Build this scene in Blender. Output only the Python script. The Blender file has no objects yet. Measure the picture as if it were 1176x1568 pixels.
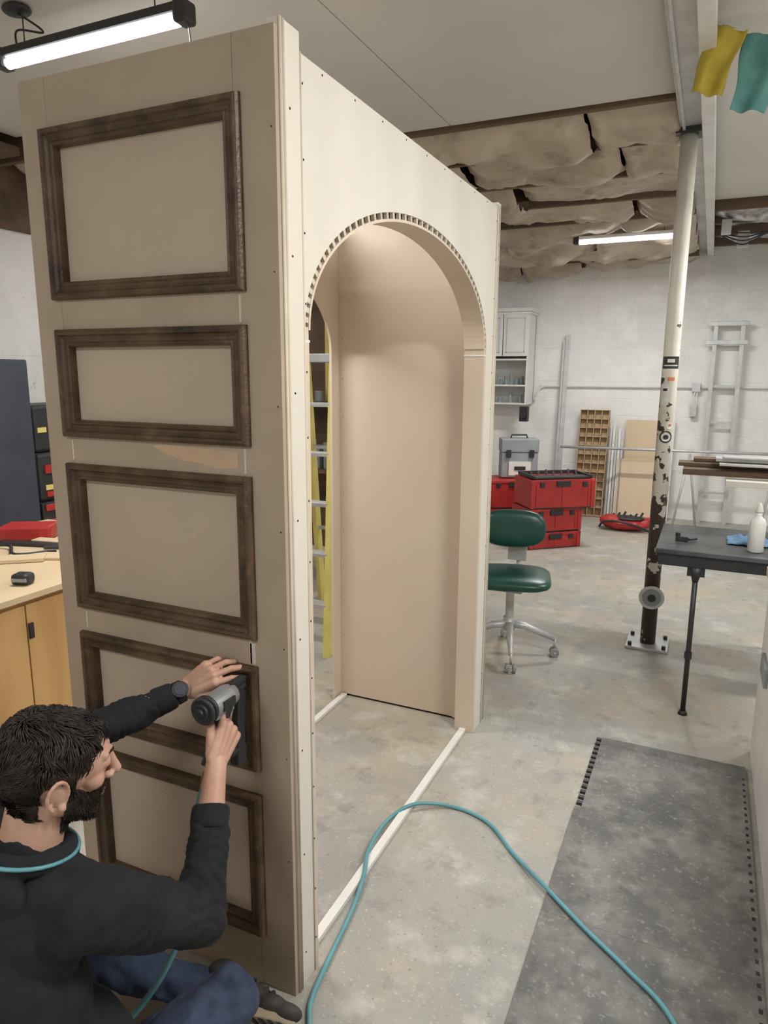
import bpy, bmesh, math, random
from mathutils import Vector, Matrix, noise, Euler
random.seed(7)
V=Vector
COL=bpy.context.scene.collection

# ------------------------------------------------------------------ materials
def pm(name,c1,c2=None,scale=8.0,rough=0.6,bump=0.0,metal=0.0,stretch=(1,1,1),detail=5,lo=0.35,hi=0.65,bscale=None,emit=None,estr=0,distort=0.0,coord='Object'):
    m=bpy.data.materials.new(name);m.use_nodes=True
    nt=m.node_tree;N=nt.nodes;L=nt.links
    b=N['Principled BSDF'];b.inputs['Roughness'].default_value=rough;b.inputs['Metallic'].default_value=metal
    if c2 is None: c2=tuple(min(1,c*0.86) for c in c1)
    tc=N.new('ShaderNodeTexCoord');mp=N.new('ShaderNodeMapping');mp.inputs['Scale'].default_value=stretch
    L.new(tc.outputs[coord],mp.inputs[0])
    n=N.new('ShaderNodeTexNoise');n.inputs['Scale'].default_value=scale;n.inputs['Detail'].default_value=detail;n.inputs['Distortion'].default_value=distort
    L.new(mp.outputs[0],n.inputs['Vector'])
    r=N.new('ShaderNodeValToRGB');r.color_ramp.elements[0].position=lo;r.color_ramp.elements[1].position=hi
    r.color_ramp.elements[0].color=(*c2,1);r.color_ramp.elements[1].color=(*c1,1)
    L.new(n.outputs['Fac'],r.inputs[0]);L.new(r.outputs[0],b.inputs['Base Color'])
    if bump>0:
        bn=N.new('ShaderNodeBump');bn.inputs['Strength'].default_value=bump;bn.inputs['Distance'].default_value=0.01
        if bscale:
            n2=N.new('ShaderNodeTexNoise');n2.inputs['Scale'].default_value=bscale;n2.inputs['Detail'].default_value=3
            L.new(mp.outputs[0],n2.inputs['Vector']);L.new(n2.outputs['Fac'],bn.inputs['Height'])
        else: L.new(n.outputs['Fac'],bn.inputs['Height'])
        L.new(bn.outputs[0],b.inputs['Normal'])
    if emit:
        b.inputs['Emission Color'].default_value=(*emit,1);b.inputs['Emission Strength'].default_value=estr
    return m

def addlayer(m,col,scale,lo,hi,detail=6,fac=1.0,stretch=(1,1,1),seed=(0,0,0)):
    """mix another noise-masked colour on top"""
    nt=m.node_tree;N=nt.nodes;L=nt.links;b=N['Principled BSDF']
    src=b.inputs['Base Color'].links[0].from_socket
    tc=N.new('ShaderNodeTexCoord');mp=N.new('ShaderNodeMapping');mp.inputs['Scale'].default_value=stretch;mp.inputs['Location'].default_value=seed
    L.new(tc.outputs['Object'],mp.inputs[0])
    n=N.new('ShaderNodeTexNoise');n.inputs['Scale'].default_value=scale;n.inputs['Detail'].default_value=detail;n.inputs['Roughness'].default_value=.66
    L.new(mp.outputs[0],n.inputs['Vector'])
    r=N.new('ShaderNodeMapRange');r.inputs[1].default_value=lo;r.inputs[2].default_value=hi;r.inputs[4].default_value=fac
    L.new(n.outputs['Fac'],r.inputs[0])
    mx=N.new('ShaderNodeMix');mx.data_type='RGBA'
    L.new(r.outputs[0],mx.inputs['Factor']);L.new(src,mx.inputs[6]);mx.inputs[7].default_value=(*col,1)
    L.new(mx.outputs[2],b.inputs['Base Color'])
    return m

M={}
M['mdf']=pm('mdf_shaded',(.455,.365,.28),(.41,.327,.25),5,.62,.03,bscale=300)  # front MDF, darker copy: its dimmer light is put into the colour
addlayer(M['mdf'],(.37,.29,.22),2.2,.52,.7,fac=.6,stretch=(1,1,.5))
M['mdf_in']=pm('mdf_panel',(.53,.435,.34),(.48,.39,.305),2.5,.6,.03,bscale=300,detail=7)
addlayer(M['mdf_in'],(.43,.345,.265),180,.5,.7,fac=.5)
M['mdf_lit']=pm('mdf_lit_copy',(.71,.60,.485),(.66,.555,.445),1.6,.45,.02,bscale=300)  # same MDF as the front, paler to paint in the brighter interior
M['cream']=pm('primed_sheet',(.78,.745,.67),(.71,.675,.60),3,.6,.03,stretch=(1,1,.3),bscale=200)
addlayer(M['cream'],(.70,.64,.55),9,.56,.72,fac=.35,stretch=(1,1,.12))
M['edge']=pm('mdf_edge',(.68,.61,.50),(.61,.54,.43),9,.65,.03)
M['walnut']=pm('dark_moulding',(.14,.085,.043),(.028,.016,.009),9,.42,.25,lo=.3,hi=.72,bscale=120)
addlayer(M['walnut'],(.22,.145,.08),28,.55,.74,fac=.5)
M['white']=pm('white_paint',(.78,.77,.74),(.70,.69,.66),6,.5)
M['whiteplate']=pm('white_plate',(.85,.84,.80),(.78,.77,.73),6,.5)
M['filler']=pm('filler',(.70,.66,.60),(.60,.54,.46),30,.6)
M['dark']=pm('dark_shade_and_holes',(.02,.017,.014),(.015,.012,.01),6,.9)  # near black: painted shade in gaps, also the brad hole dots
M['black']=pm('black_metal',(.03,.031,.034),(.02,.02,.022),12,.4)
M['tabletop']=pm('worn_black_top',(.085,.09,.095),(.045,.047,.05),7,.38,.05)
addlayer(M['tabletop'],(.28,.28,.27),16,.58,.78,fac=.7)
M['alu']=pm('aluminium',(.36,.37,.38),(.28,.28,.29),10,.38,metal=.5)
M['galv']=pm('galvanised_steel',(.60,.61,.61),(.5,.51,.52),12,.45,metal=.4)
M['green']=pm('green_vinyl',(.012,.075,.055),(.008,.05,.038),5,.32,.04)
M['red']=pm('red_plastic',(.46,.03,.025),(.34,.02,.018),6,.45,.04)
M['blackpl']=pm('black_plastic',(.03,.03,.032),(.018,.018,.02),8,.5)
M['greypl']=pm('grey_plastic',(.30,.33,.34),(.24,.26,.27),6,.5)
M['yellow']=pm('yellow_fibreglass',(.78,.68,.22),(.66,.56,.15),6,.5)
M['navy']=pm('navy_steel',(.045,.055,.08),(.035,.043,.062),5,.45)
M['ply']=pm('birch_plywood',(.66,.52,.34),(.56,.42,.26),3,.55,.04,stretch=(1,.12,1))
M['plydoor']=pm('oiled_plywood',(.60,.37,.15),(.48,.28,.10),5,.45,.04,stretch=(1,1,.15),distort=1.5)
M['joist']=pm('old_joist',(.17,.11,.07),(.09,.06,.038),5,.8,.3,stretch=(.15,1,1))
M['kraft']=pm('kraft_paper',(.56,.475,.375),(.40,.33,.25),2.5,.55,.7,bscale=14,distort=.6)
addlayer(M['kraft'],(.20,.15,.105),3.5,.55,.70,fac=.75)
addlayer(M['kraft'],(.66,.59,.48),6,.58,.72,fac=.6,seed=(2,5,1))
M['cardboard']=pm('cardboard',(.50,.36,.22),(.42,.30,.18),7,.8)
M['tan']=pm('tan_board',(.68,.54,.38),(.60,.47,.32),3,.6,stretch=(1,1,.2))
M['stain']=pm('glue_stain',(.60,.42,.26),(.50,.38,.27),9,.45)
M['teal']=pm('turquoise_rubber',(.13,.36,.41),(.11,.30,.35),9,.38)
M['flagy']=pm('yellow_cotton',(.60,.48,.07),(.48,.38,.05),14,.85,.2)
M['flagt']=pm('teal_cotton',(.14,.36,.34),(.10,.27,.26),14,.85,.2)
M['shirt']=pm('black_knit',(.013,.014,.018),(.007,.008,.011),18,.92,.25,bscale=160)
M['jeans']=pm('denim',(.045,.065,.12),(.022,.034,.07),26,.88,.25,bscale=220)
M['skin']=pm('skin',(.60,.37,.275),(.50,.28,.20),14,.5,.06,bscale=90)
M['nail']=pm('fingernail',(.72,.48,.38),(.68,.44,.35),14,.3)
M['hair']=pm('dark_hair',(.034,.022,.015),(.011,.008,.006),60,.5)
M['eyew']=pm('eye_white',(.55,.50,.46),None,8,.3)
M['sole']=pm('shoe_sole',(.40,.33,.22),(.30,.24,.16),12,.7,.1)
M['shoe']=pm('shoe_upper',(.05,.045,.04),(.03,.028,.025),20,.7,.2)
M['blue']=pm('blue_cloth',(.13,.25,.40),(.09,.18,.32),8,.85,.2)
M['bottle']=pm('white_bottle',(.82,.82,.80),None,8,.35)
M['sticker']=pm('sticker_white',(.75,.74,.70),(.65,.64,.6),30,.5)
M['orange']=pm('orange_print',(.70,.25,.12),None,30,.5)
M['foil']=pm('foil_facing',(.65,.65,.64),(.25,.25,.25),14,.3,.6,metal=.7)
M['brass']=pm('brass',(.55,.42,.18),None,8,.35,metal=.9)
M['lamp']=pm('lit_tube',(.95,.97,1),(.95,.97,1),5,.4,emit=(.93,.96,1.0),estr=12)
try: M['lamp'].cycles.emission_sampling='NONE'
except Exception: pass
M['ceil']=pm('ceiling_drywall',(.67,.66,.62),(.61,.60,.56),.7,.75,.02,bscale=60)
w=pm('painted_block_wall',(.84,.835,.81),(.75,.745,.72),.9,.7,.0)
addlayer(w,(.87,.865,.845),3.5,.5,.6,fac=.7)
addlayer(w,(.50,.45,.38),6,.68,.72,detail=8,fac=.7,seed=(3,1,7),stretch=(1,1,.6))
addlayer(w,(.36,.30,.24),22,.69,.74,detail=6,fac=.8,seed=(9,1,2))
nt=w.node_tree;N=nt.nodes;L=nt.links
tc=N.new('ShaderNodeTexCoord');mp=N.new('ShaderNodeMapping');mp.inputs['Rotation'].default_value=(math.radians(90),0,0)
L.new(tc.outputs['Object'],mp.inputs[0])
br=N.new('ShaderNodeTexBrick');br.inputs['Scale'].default_value=1.0;br.inputs['Brick Width'].default_value=.4;br.inputs['Row Height'].default_value=.2
br.inputs['Mortar Size'].default_value=.006;br.inputs['Mortar Smooth'].default_value=.8
br.inputs['Color1'].default_value=(1,1,1,1);br.inputs['Color2'].default_value=(.97,.97,.97,1);br.inputs['Mortar'].default_value=(0,0,0,1)
L.new(mp.outputs[0],br.inputs['Vector'])
n3=N.new('ShaderNodeTexNoise');n3.inputs['Scale'].default_value=9;n3.inputs['Detail'].default_value=5;L.new(tc.outputs['Object'],n3.inputs['Vector'])
ad=N.new('ShaderNodeMath');ad.operation='MULTIPLY_ADD';ad.inputs[1].default_value=.28;L.new(br.outputs['Color'],ad.inputs[0]);L.new(n3.outputs['Fac'],ad.inputs[2])
bn=N.new('ShaderNodeBump');bn.inputs['Strength'].default_value=.4;bn.inputs['Distance'].default_value=.02
L.new(ad.outputs[0],bn.inputs['Height']);L.new(bn.outputs[0],N['Principled BSDF'].inputs['Normal'])
M['wall']=w
fl=pm('concrete_floor',(.43,.42,.385),(.31,.302,.28),1.1,.55,.25,bscale=35,detail=7,lo=.3,hi=.7)
addlayer(fl,(.46,.40,.30),1.5,.46,.62,detail=8,fac=.75,seed=(4,2,0))
addlayer(fl,(.57,.555,.51),5,.52,.66,detail=9,fac=.65,seed=(1,7,0))
addlayer(fl,(.22,.21,.195),8,.54,.67,detail=9,fac=.55,seed=(5,3,0))
addlayer(fl,(.66,.63,.56),75,.61,.67,detail=3,fac=.6,seed=(2,2,0))
addlayer(fl,(.14,.13,.12),45,.65,.71,detail=3,fac=.6,seed=(8,2,0))
M['floor']=fl
mt=pm('foam_mat',(.185,.183,.178),(.12,.12,.118),3,.8,.3,bscale=90,detail=7)
addlayer(mt,(.32,.312,.295),5,.44,.66,detail=10,fac=.75)
addlayer(mt,(.46,.45,.42),55,.57,.69,detail=5,fac=.5,seed=(3,3,0))
addlayer(mt,(.085,.085,.085),11,.54,.68,detail=9,fac=.6,seed=(6,3,0))
M['mat']=mt
pt=pm('flaking_pole_paint',(.70,.67,.59),(.60,.57,.49),6,.5,.2)
nt=pt.node_tree;N=nt.nodes;L=nt.links;b=N['Principled BSDF'];src=b.inputs['Base Color'].links[0].from_socket
tc=N.new('ShaderNodeTexCoord');n=N.new('ShaderNodeTexNoise');n.inputs['Scale'].default_value=13;n.inputs['Detail'].default_value=8;L.new(tc.outputs['Object'],n.inputs['Vector'])
sx=N.new('ShaderNodeSeparateXYZ');L.new(tc.outputs['Object'],sx.inputs[0])
mr=N.new('ShaderNodeMapRange');mr.inputs[1].default_value=2.4;mr.inputs[2].default_value=.45;mr.inputs[3].default_value=-.24;mr.inputs[4].default_value=.20
L.new(sx.outputs[2],mr.inputs[0]);a=N.new('ShaderNodeMath');L.new(n.outputs['Fac'],a.inputs[0]);L.new(mr.outputs[0],a.inputs[1])
st=N.new('ShaderNodeMath');st.operation='GREATER_THAN';st.inputs[1].default_value=.58;L.new(a.outputs[0],st.inputs[0])
mx=N.new('ShaderNodeMix');mx.data_type='RGBA';L.new(st.outputs[0],mx.inputs['Factor']);L.new(src,mx.inputs[6]);mx.inputs[7].default_value=(.055,.035,.028,1)
L.new(mx.outputs[2],b.inputs['Base Color'])
M['pole']=pt

# ------------------------------------------------------------------ mesh helpers
def empty(name,loc=(0,0,0)):
    e=bpy.data.objects.new(name,None);e.location=loc;e.empty_display_size=.1;COL.objects.link(e);return e
def fin(bm,name,mat,parent=None,smooth=False,bevel=0):
    me=bpy.data.meshes.new(name);bmesh.ops.recalc_face_normals(bm,faces=bm.faces[:]);bm.to_mesh(me);bm.free()
    if smooth:
        for p in me.polygons:p.use_smooth=True
    o=bpy.data.objects.new(name,me);COL.objects.link(o)
    me.materials.append(M[mat] if isinstance(mat,str) else mat)
    if parent is not None:
        o.parent=parent;o.matrix_parent_inverse=Matrix.Translation(-parent.location)
    if bevel>0:
        md=o.modifiers.new('bev','BEVEL');md.width=bevel;md.segments=2;md.limit_method='ANGLE';md.angle_limit=math.radians(40)
    return o
def box(bm,x0,x1,y0,y1,z0,z1,T=None):
    vs=[bm.verts.new(V((x,y,z))) for x in(x0,x1) for y in(y0,y1) for z in(z0,z1)]
    if T is not None:
        for v in vs:v.co=T@v.co
    for f in((0,1,3,2),(4,6,7,5),(0,4,5,1),(2,3,7,6),(0,2,6,4),(1,5,7,3)): bm.faces.new([vs[i] for i in f])
def tube(bm,pts,rad,n=10,caps=True):
    pts=[V(p) for p in pts]
    if not hasattr(rad,'__len__'):rad=[rad]*len(pts)
    rings=[];u=None
    for i,p in enumerate(pts):
        d=(pts[min(i+1,len(pts)-1)]-pts[max(i-1,0)])
        if d.length<1e-9:d=V((0,0,1))
        d.normalize()
        if u is None:u=d.orthogonal().normalized()
        else:
            u=u-d*u.dot(d)
            if u.length<1e-6:u=d.orthogonal()
            u.normalize()
        w=d.cross(u)
        rings.append([bm.verts.new(p+(u*math.cos(2*math.pi*k/n)+w*math.sin(2*math.pi*k/n))*rad[i]) for k in range(n)])
    for a,b in zip(rings,rings[1:]):
        for k in range(n): bm.faces.new((a[k],a[(k+1)%n],b[(k+1)%n],b[k]))
    if caps:
        bm.faces.new(rings[0][::-1]);bm.faces.new(rings[-1])
def cyl(bm,p0,p1,r0,r1=None,n=20): tube(bm,[p0,p1],[r0,r0 if r1 is None else r1],n)
def capsule(bm,p0,p1,r0,r1,n=16):
    p0=V(p0);p1=V(p1);d=(p1-p0).normalized();P=[];R=[]
    for k in range(5):
        t=math.radians(85-k*85/4);P.append(p0-d*r0*math.sin(t));R.append(r0*math.cos(t))
    for k in range(1,5):
        P.append(p0.lerp(p1,k/5));R.append(r0+(r1-r0)*k/5)
    for k in range(5):
        t=math.radians(k*85/4);P.append(p1+d*r1*math.sin(t));R.append(r1*math.cos(t))
    tube(bm,P,R,n)
def ell(bm,c,r,T=None,seg=24):
    Mx=Matrix.Translation(V(c))@Matrix.Diagonal((*r,1))
    if T is not None: Mx=Matrix.Translation(V(c))@T.to_4x4()@Matrix.Diagonal((*r,1))
    bmesh.ops.create_uvsphere(bm,u_segments=seg,v_segments=seg//2+2,radius=1,matrix=Mx)
def crom(P,n=8):
    P=[V(p) for p in P];out=[]
    for i in range(len(P)-1):
        a=P[max(i-1,0)];b=P[i];c=P[i+1];d=P[min(i+2,len(P)-1)]
        for k in range(n):
            t=k/n;out.append(.5*((2*b)+(c-a)*t+(2*a-5*b+4*c-d)*t*t+(3*b-a-3*c+d)*t**3))
    out.append(P[-1]);return out
def poly(bm,pts,ext):
    ext=V(ext);a=[bm.verts.new(V(p)) for p in pts];b=[bm.verts.new(V(p)+ext) for p in pts]
    n=len(pts);bm.faces.new(a);bm.faces.new(b[::-1])
    for i in range(n): bm.faces.new((a[i],b[i],b[(i+1)%n],a[(i+1)%n]))
    bm.normal_update()
def remesh(bm,vox,smooth=4,disp=None):
    me=bpy.data.meshes.new('t');bmesh.ops.recalc_face_normals(bm,faces=bm.faces[:]);bm.to_mesh(me);bm.free()
    o=bpy.data.objects.new('t',me);COL.objects.link(o)
    r=o.modifiers.new('r','REMESH');r.mode='VOXEL';r.voxel_size=vox
    if smooth:
        s=o.modifiers.new('s','SMOOTH');s.factor=.6;s.iterations=smooth
    bpy.context.view_layer.update()
    dg=bpy.context.evaluated_depsgraph_get();m2=bpy.data.meshes.new_from_object(o.evaluated_get(dg))
    bpy.data.objects.remove(o);nb=bmesh.new();nb.from_mesh(m2);bpy.data.meshes.remove(m2)
    if disp:
        nb.normal_update()
        mv=[(v,v.co+v.normal*disp(v.co)) for v in nb.verts]
        for v,c in mv:v.co=c
    return nb
def rz(c,deg): return Matrix.Translation(V(c))@Matrix.Rotation(math.radians(deg),4,'Z')

# ------------------------------------------------------------------ room shell
XL,XR,YB,YF=-3.6,2.7,7.5,-4.0
bm=bmesh.new();box(bm,XL-.1,XR+.1,YF-.1,YB+.1,-.12,0);fin(bm,'floor','floor')
bm=bmesh.new();box(bm,XL-.1,XR+.1,YB,YB+.12,0,3.4);fin(bm,'wall_back','wall')
bm=bmesh.new();box(bm,XL-.12,XL,YF,YB,0,3.4);fin(bm,'wall_left','wall')
bm=bmesh.new();box(bm,XR,XR+.12,YF,YB,0,3.4);fin(bm,'wall_right','wall')
bm=bmesh.new();box(bm,XL,XR,YF-.12,YF,0,3.4);fin(bm,'wall_front','wall')
bm=bmesh.new()
box(bm,-2.3,-.603,YF,2.76,3.1,3.13);box(bm,-.597,.72,YF,2.76,3.1,3.13);box(bm,.72,XR,YF,5.3,3.1,3.13);box(bm,-3.1,-2.3,YF,1.88,3.1,3.13)
fin(bm,'ceiling','ceil')
bm=bmesh.new();box(bm,XL,XR,YF,YB,3.34,3.4);fin(bm,'ceiling_roof_deck','joist')
jo=empty('ceiling_joists',(0,5,3.1))
bm=bmesh.new();ys=[2.80+.62*i for i in range(8)]
for y in ys:
    zb=3.08-.033*(y-2.8); box(bm,XL,.66,y-.020,y+.020,zb,3.34)
for y in (5.34,5.9,6.52,7.14): box(bm,.8,XR,y-.022,y+.022,3.02,3.34)
for y in (2.0,2.4): box(bm,XL,-2.3,y-.022,y+.022,3.0,3.34)
box(bm,XL,-3.1,YF,1.9,3.0,3.05)
fin(bm,'joists','joist',jo,bevel=.004)
ins=empty('ceiling_insulation',(0,5,3.15))
bm=bmesh.new()
def batt(bm,x0,x1,y0,y1,z,seed,sag=.075,amp=1.0):
    nx=int((x1-x0)/.022);ny=26;g=[]
    for i in range(nx+1):
        row=[]
        fx=i/nx;ends=min(1,min(fx,1-fx)*12)
        for j in range(ny+1):
            x=x0+(x1-x0)*fx;t=j/ny;y=y0+(y1-y0)*t
            s=math.sin(math.pi*t)**.5
            nn=noise.fractal(V((x*1.3+seed*7.1,y*1.6,seed)),1.0,2.0,2)
            q=V((x*2.0+seed*3.1+.5*noise.noise(V((x*2,y*3,seed+9))),y*3.2+.8*noise.noise(V((x*3,y*3,seed))),seed*2.0))
            d,_=noise.voronoi(q);crease=(d[1]-d[0])
            d2,_=noise.voronoi(q*2.9);cr2=(d2[1]-d2[0])
            zz=z-s*(sag*(1.0+1.5*nn)+amp*(.09*min(crease,.6)+.032*cr2))+(1-ends)*.06*s
            row.append(bm.verts.new((x,y,zz)))
        g.append(row)
    for i in range(nx):
        for j in range(ny): bm.faces.new((g[i][j],g[i+1][j],g[i+1][j+1],g[i][j+1]))
rb=random.Random(5)
for i in range(8):
    y0=ys[i]+.020;y1=(ys[i+1]-.020) if i<7 else 7.5
    if y1-y0<.05: continue
    x=-3.5 if i<2 else -2.2;k=0
    while x<.66:
        x2=min(x+rb.uniform(.7,1.4),.66)
        if .66-x2<.3:x2=.66
        batt(bm,x,x2,y0,y1,3.12-.033*(y0-2.8),i*3+k+1,rb.uniform(.03,.15));x=x2+(.014 if x2<.66 else 0);k+=1
    if i>=2: batt(bm,-3.5,-2.2,y0,y1,3.13-.033*(y0-2.8),80+i,.06)
batt(bm,-3.5,-2.3,2.02,2.38,3.1,40);batt(bm,-3.5,-2.3,2.42,2.78,3.1,41)
fin(bm,'kraft_batts','kraft',ins,smooth=True)
bm=bmesh.new()
for i,(a,c) in enumerate(((5.36,5.88),(5.92,6.5),(6.54,7.12),(7.16,7.5))): batt(bm,.8,XR,a,c,3.12,60+i,.05)
fin(bm,'foil_batts','foil',ins,smooth=True)
be=empty('ceiling_beam',(.71,3,3.1))
bm=bmesh.new();box(bm,.62,.80,YF,7.5,3.03,3.045);box(bm,.695,.712,YF,7.5,3.045,3.33);box(bm,.635,.65,YF,7.5,3.01,3.03);fin(bm,'flange','galv',be,bevel=.003)
bm=bmesh.new();box(bm,.735,.80,YF,7.5,2.985,3.03);fin(bm,'conduit_tray','white',be,bevel=.004)

# ------------------------------------------------------------------ arched booth
W=.775;D=1.768
bo=empty('arched_booth_frame',(-.39,.88,0))
s0,s1=.124,1.592;sc=(s0+s1)/2;ea=(s1-s0)/2;zs=1.80;eb=.365
def archpts(grow,n=48,zsp=zs):
    return [(sc-(ea+grow)*math.cos(math.pi*i/n),zsp+(eb+grow)*math.sin(math.pi*i/n)) for i in range(n+1)]
def sheet(xa,xb,sa,sb,top,grow,name,mat):
    bm=bmesh.new();A=archpts(grow);vd={}
    def v(x,s,z):
        k=(x,round(s,5),round(z,5))
        if k not in vd: vd[k]=bm.verts.new((x,s,z))
        return vd[k]
    L_=A[0][0];R_=A[-1][0]
    quads=[[(sa,0),(L_,0),(L_,zs),(sa,zs)],[(sa,zs),(L_,zs),(L_,top),(sa,top)],[(R_,0),(sb,0),(sb,zs),(R_,zs)],[(R_,zs),(sb,zs),(sb,top),(R_,top)]]
    for a,b in zip(A,A[1:]): quads.append([a,b,(b[0],top),(a[0],top)])
    for q in quads:
        bm.faces.new([v(xa,*p) for p in q]);bm.faces.new([v(xb,*p) for p in q][::-1])
    ed=[(sa,0),(L_,0),(L_,zs)]+A[1:]+[(R_,0),(sb,0),(sb,zs),(sb,top),(R_,top)]+[(p[0],top) for p in A[-2:0:-1]]+[(L_,top),(sa,top),(sa,zs)]
    for a,b in zip(ed,ed[1:]+ed[:1]): bm.faces.new((v(xa,*a),v(xb,*a),v(xb,*b),v(xa,*b)))
    fin(bm,name,mat,bo)
sheet(-.013,0,.098,D-.05,2.40,.020,'arch_face_near','cream')
sheet(-.091,-.079,.03,D-.05,2.40,.020,'arch_inner_near','mdf_lit')
sheet(-W,-W+.012,.03,D-.05,2.40,.020,'arch_face_far','mdf_lit')
for xa,xb,nm in ((-.092,-.001,'near'),):
    bm=bmesh.new();a=archpts(.002);b=archpts(-.006)
    ring=[[bm.verts.new((x,s,z)) for x,(s,z) in ((xa,a[i]),(xb,a[i]),(xb,b[i]),(xa,b[i]))] for i in range(len(a))]
    for p,q in zip(ring,ring[1:]):
        for k in range(4): bm.faces.new((p[k],p[(k+1)%4],q[(k+1)%4],q[k]))
    bm.faces.new(ring[0]);bm.faces.new(ring[-1][::-1])
    fin(bm,'arch_lining_'+nm,'mdf_lit',bo)
    bm=bmesh.new();n=50
    for i in range(n+1):
        t=math.pi*i/n;s=sc-(ea+.011)*math.cos(t);z=zs+(eb+.011)*math.sin(t)
        tv=V((0,ea*math.sin(t),eb*math.cos(t))).normalized();nv=V((1,0,0)).cross(tv)
        T=Matrix(((1,0,0,0),(0,tv.y,nv.y,s),(0,tv.z,nv.z,z),(0,0,0,1)))
        box(bm,xb-.012,xb-.0015,-.0065,.0065,-.0095,.0095,T)
    fin(bm,'kerf_blocks_'+nm,'edge',bo)
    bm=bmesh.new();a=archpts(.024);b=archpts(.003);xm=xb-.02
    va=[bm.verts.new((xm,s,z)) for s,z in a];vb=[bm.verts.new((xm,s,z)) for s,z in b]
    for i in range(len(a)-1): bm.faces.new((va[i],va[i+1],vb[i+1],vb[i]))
    fin(bm,'gap_shade_'+nm,'dark',bo)  # near-black ring paints the shade behind the gaps between blocks
    bm=bmesh.new()
    box(bm,xa,xb,s0-.022,s0,0.0,zs-.03);box(bm,xa,xb,s1,s1+.022,0.0,zs-.03)
    fin(bm,'jamb_lining_'+nm,'mdf_lit',bo,bevel=.0015)
    bm=bmesh.new();box(bm,xa,xb,s0-.02,s0+.003,zs-.03,zs-.024);box(bm,xa,xb,s1-.003,s1+.02,zs-.03,zs-.024)
    fin(bm,'spring_line_'+nm,'whiteplate',bo)
    bm=bmesh.new();box(bm,xa+.002,xb-.002,s0-.02,s0,zs-.024,zs);box(bm,xa+.002,xb-.002,s1,s1+.02,zs-.024,zs);fin(bm,'spring_block_'+nm,'mdf_lit',bo)
    bm=bmesh.new()
    for s in (.03,D-.1): box(bm,xa+.013,xb-.013,s,s+.04,0,2.39)
    box(bm,xa+.013,xb-.013,.03,D-.06,2.35,2.39);fin(bm,'studs_'+nm,'ply',bo)
bm=bmesh.new();box(bm,-.03,.002,.012,.096,0,2.44);fin(bm,'corner_post','cream',bo,bevel=.003)
bm=bmesh.new()
for s in (.0145,.026): cyl(bm,(.002,s,0),(.002,s,2.438),.0045,n=8)
cyl(bm,(.001,.097,0),(.001,.097,2.40),.0035,n=8)
fin(bm,'corner_beads','edge',bo,smooth=True)
bm=bmesh.new();box(bm,-.091,.001,D-.05,D,0,2.42);box(bm,-W,-W+.03,D-.05,D,0,2.42);fin(bm,'rear_post','cream',bo,bevel=.003)
bm=bmesh.new()
for s in (D-.052,D-.028,D-.012): cyl(bm,(.001,s,0),(.001,s,2.41),.003,n=8)
fin(bm,'rear_beads','edge',bo,smooth=True)
bm=bmesh.new()
for k in range(9):
    z=2.16+k*.028;box(bm,.0012,.0022,D-.026,D-.014,z,z+.004);box(bm,.0012,.0022,D-.026+.006*(k%2),D-.022+.006*(k%2),z,z+.018)
fin(bm,'pencil_marks','greypl',bo)
bm=bmesh.new()
for k in range(15):
    z=.1+k*.16
    for s in (.108,D-.062): ell(bm,(.0006,s,z),(.001,.0028,.0028),seg=8)
for k in range(9): ell(bm,(.0006,.2+k*.17,2.388),(.001,.0028,.0028),seg=8)
for k in range(8): ell(bm,(-.012,-.0045,.12+k*.3),(.002,.001,.002),seg=8)
for k in range(8): ell(bm,(.0025,.05,.1+k*.31),(.001,.003,.003),seg=8)
for k in range(12): ell(bm,(-W+.03,1.6895,.15+k*.19),(.002,.001,.002),seg=8)
fin(bm,'brad_holes','dark',bo)
bm=bmesh.new();box(bm,-W+.013,-.092,1.69,1.705,.012,2.40);fin(bm,'back_panel','mdf_lit',bo)
bm=bmesh.new();box(bm,-.135,-.092,1.68,1.69,.012,2.40);fin(bm,'back_panel_batten','mdf_lit',bo,bevel=.001)
bm=bmesh.new();box(bm,-W+.02,-.1,1.70,1.72,0,.011);fin(bm,'panel_gap_shade','dark',bo)  # dark strip painting the shade in the gap under the back panel
bm=bmesh.new();box(bm,-.064,-.034,.124,1.592,0,.018);box(bm,-W+.02,-W+.05,.104,1.68,0,.018);fin(bm,'floor_plates','whiteplate',bo,bevel=.002)
panels=[(1.882,2.299),(1.523,1.807),(1.033,1.450),(.667,.960),(.162,.5955)]
xa,xb=-.703,-.09
bm=bmesh.new();box(bm,-W,-.002,.008,.022,.0,2.415);fin(bm,'backing_sheet','mdf_in',bo)
bm=bmesh.new()
box(bm,-W,xa+.02,-.004,.008,0,2.42);box(bm,xb-.02,0,-.004,.012,0,2.42);fin(bm,'stiles','mdf',bo,bevel=.0012)
bm=bmesh.new()
zs_=[0]+[v for p in reversed(panels) for v in p]+[2.42]
for i in range(0,len(zs_),2):
    z0=zs_[i]-(.02 if i else 0);z1=zs_[i+1]+(.02 if i+1<len(zs_)-1 else 0)
    box(bm,xa+.0205,xb-.0205,-.004,.008,z0,z1)
fin(bm,'rails','mdf',bo,bevel=.0012)
prof=[(0,-.004),(0,-.014),(.003,-.021),(.009,-.024),(.015,-.0225),(.019,-.017),(.026,-.0125),(.032,-.012),(.036,-.015),(.040,-.0165),(.044,-.013),(.046,-.004),(.046,.008)]
bm=bmesh.new()
for z0,z1 in panels:
    loops=[[bm.verts.new(c) for c in ((xa+d,y,z0+d),(xb-d,y,z0+d),(xb-d,y,z1-d),(xa+d,y,z1-d))] for d,y in prof]
    for a,b in zip(loops,loops[1:]):
        for k in range(4): bm.faces.new((a[k],a[(k+1)%4],b[(k+1)%4],b[k]))
fin(bm,'panel_mouldings','walnut',bo)
bm=bmesh.new()
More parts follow.
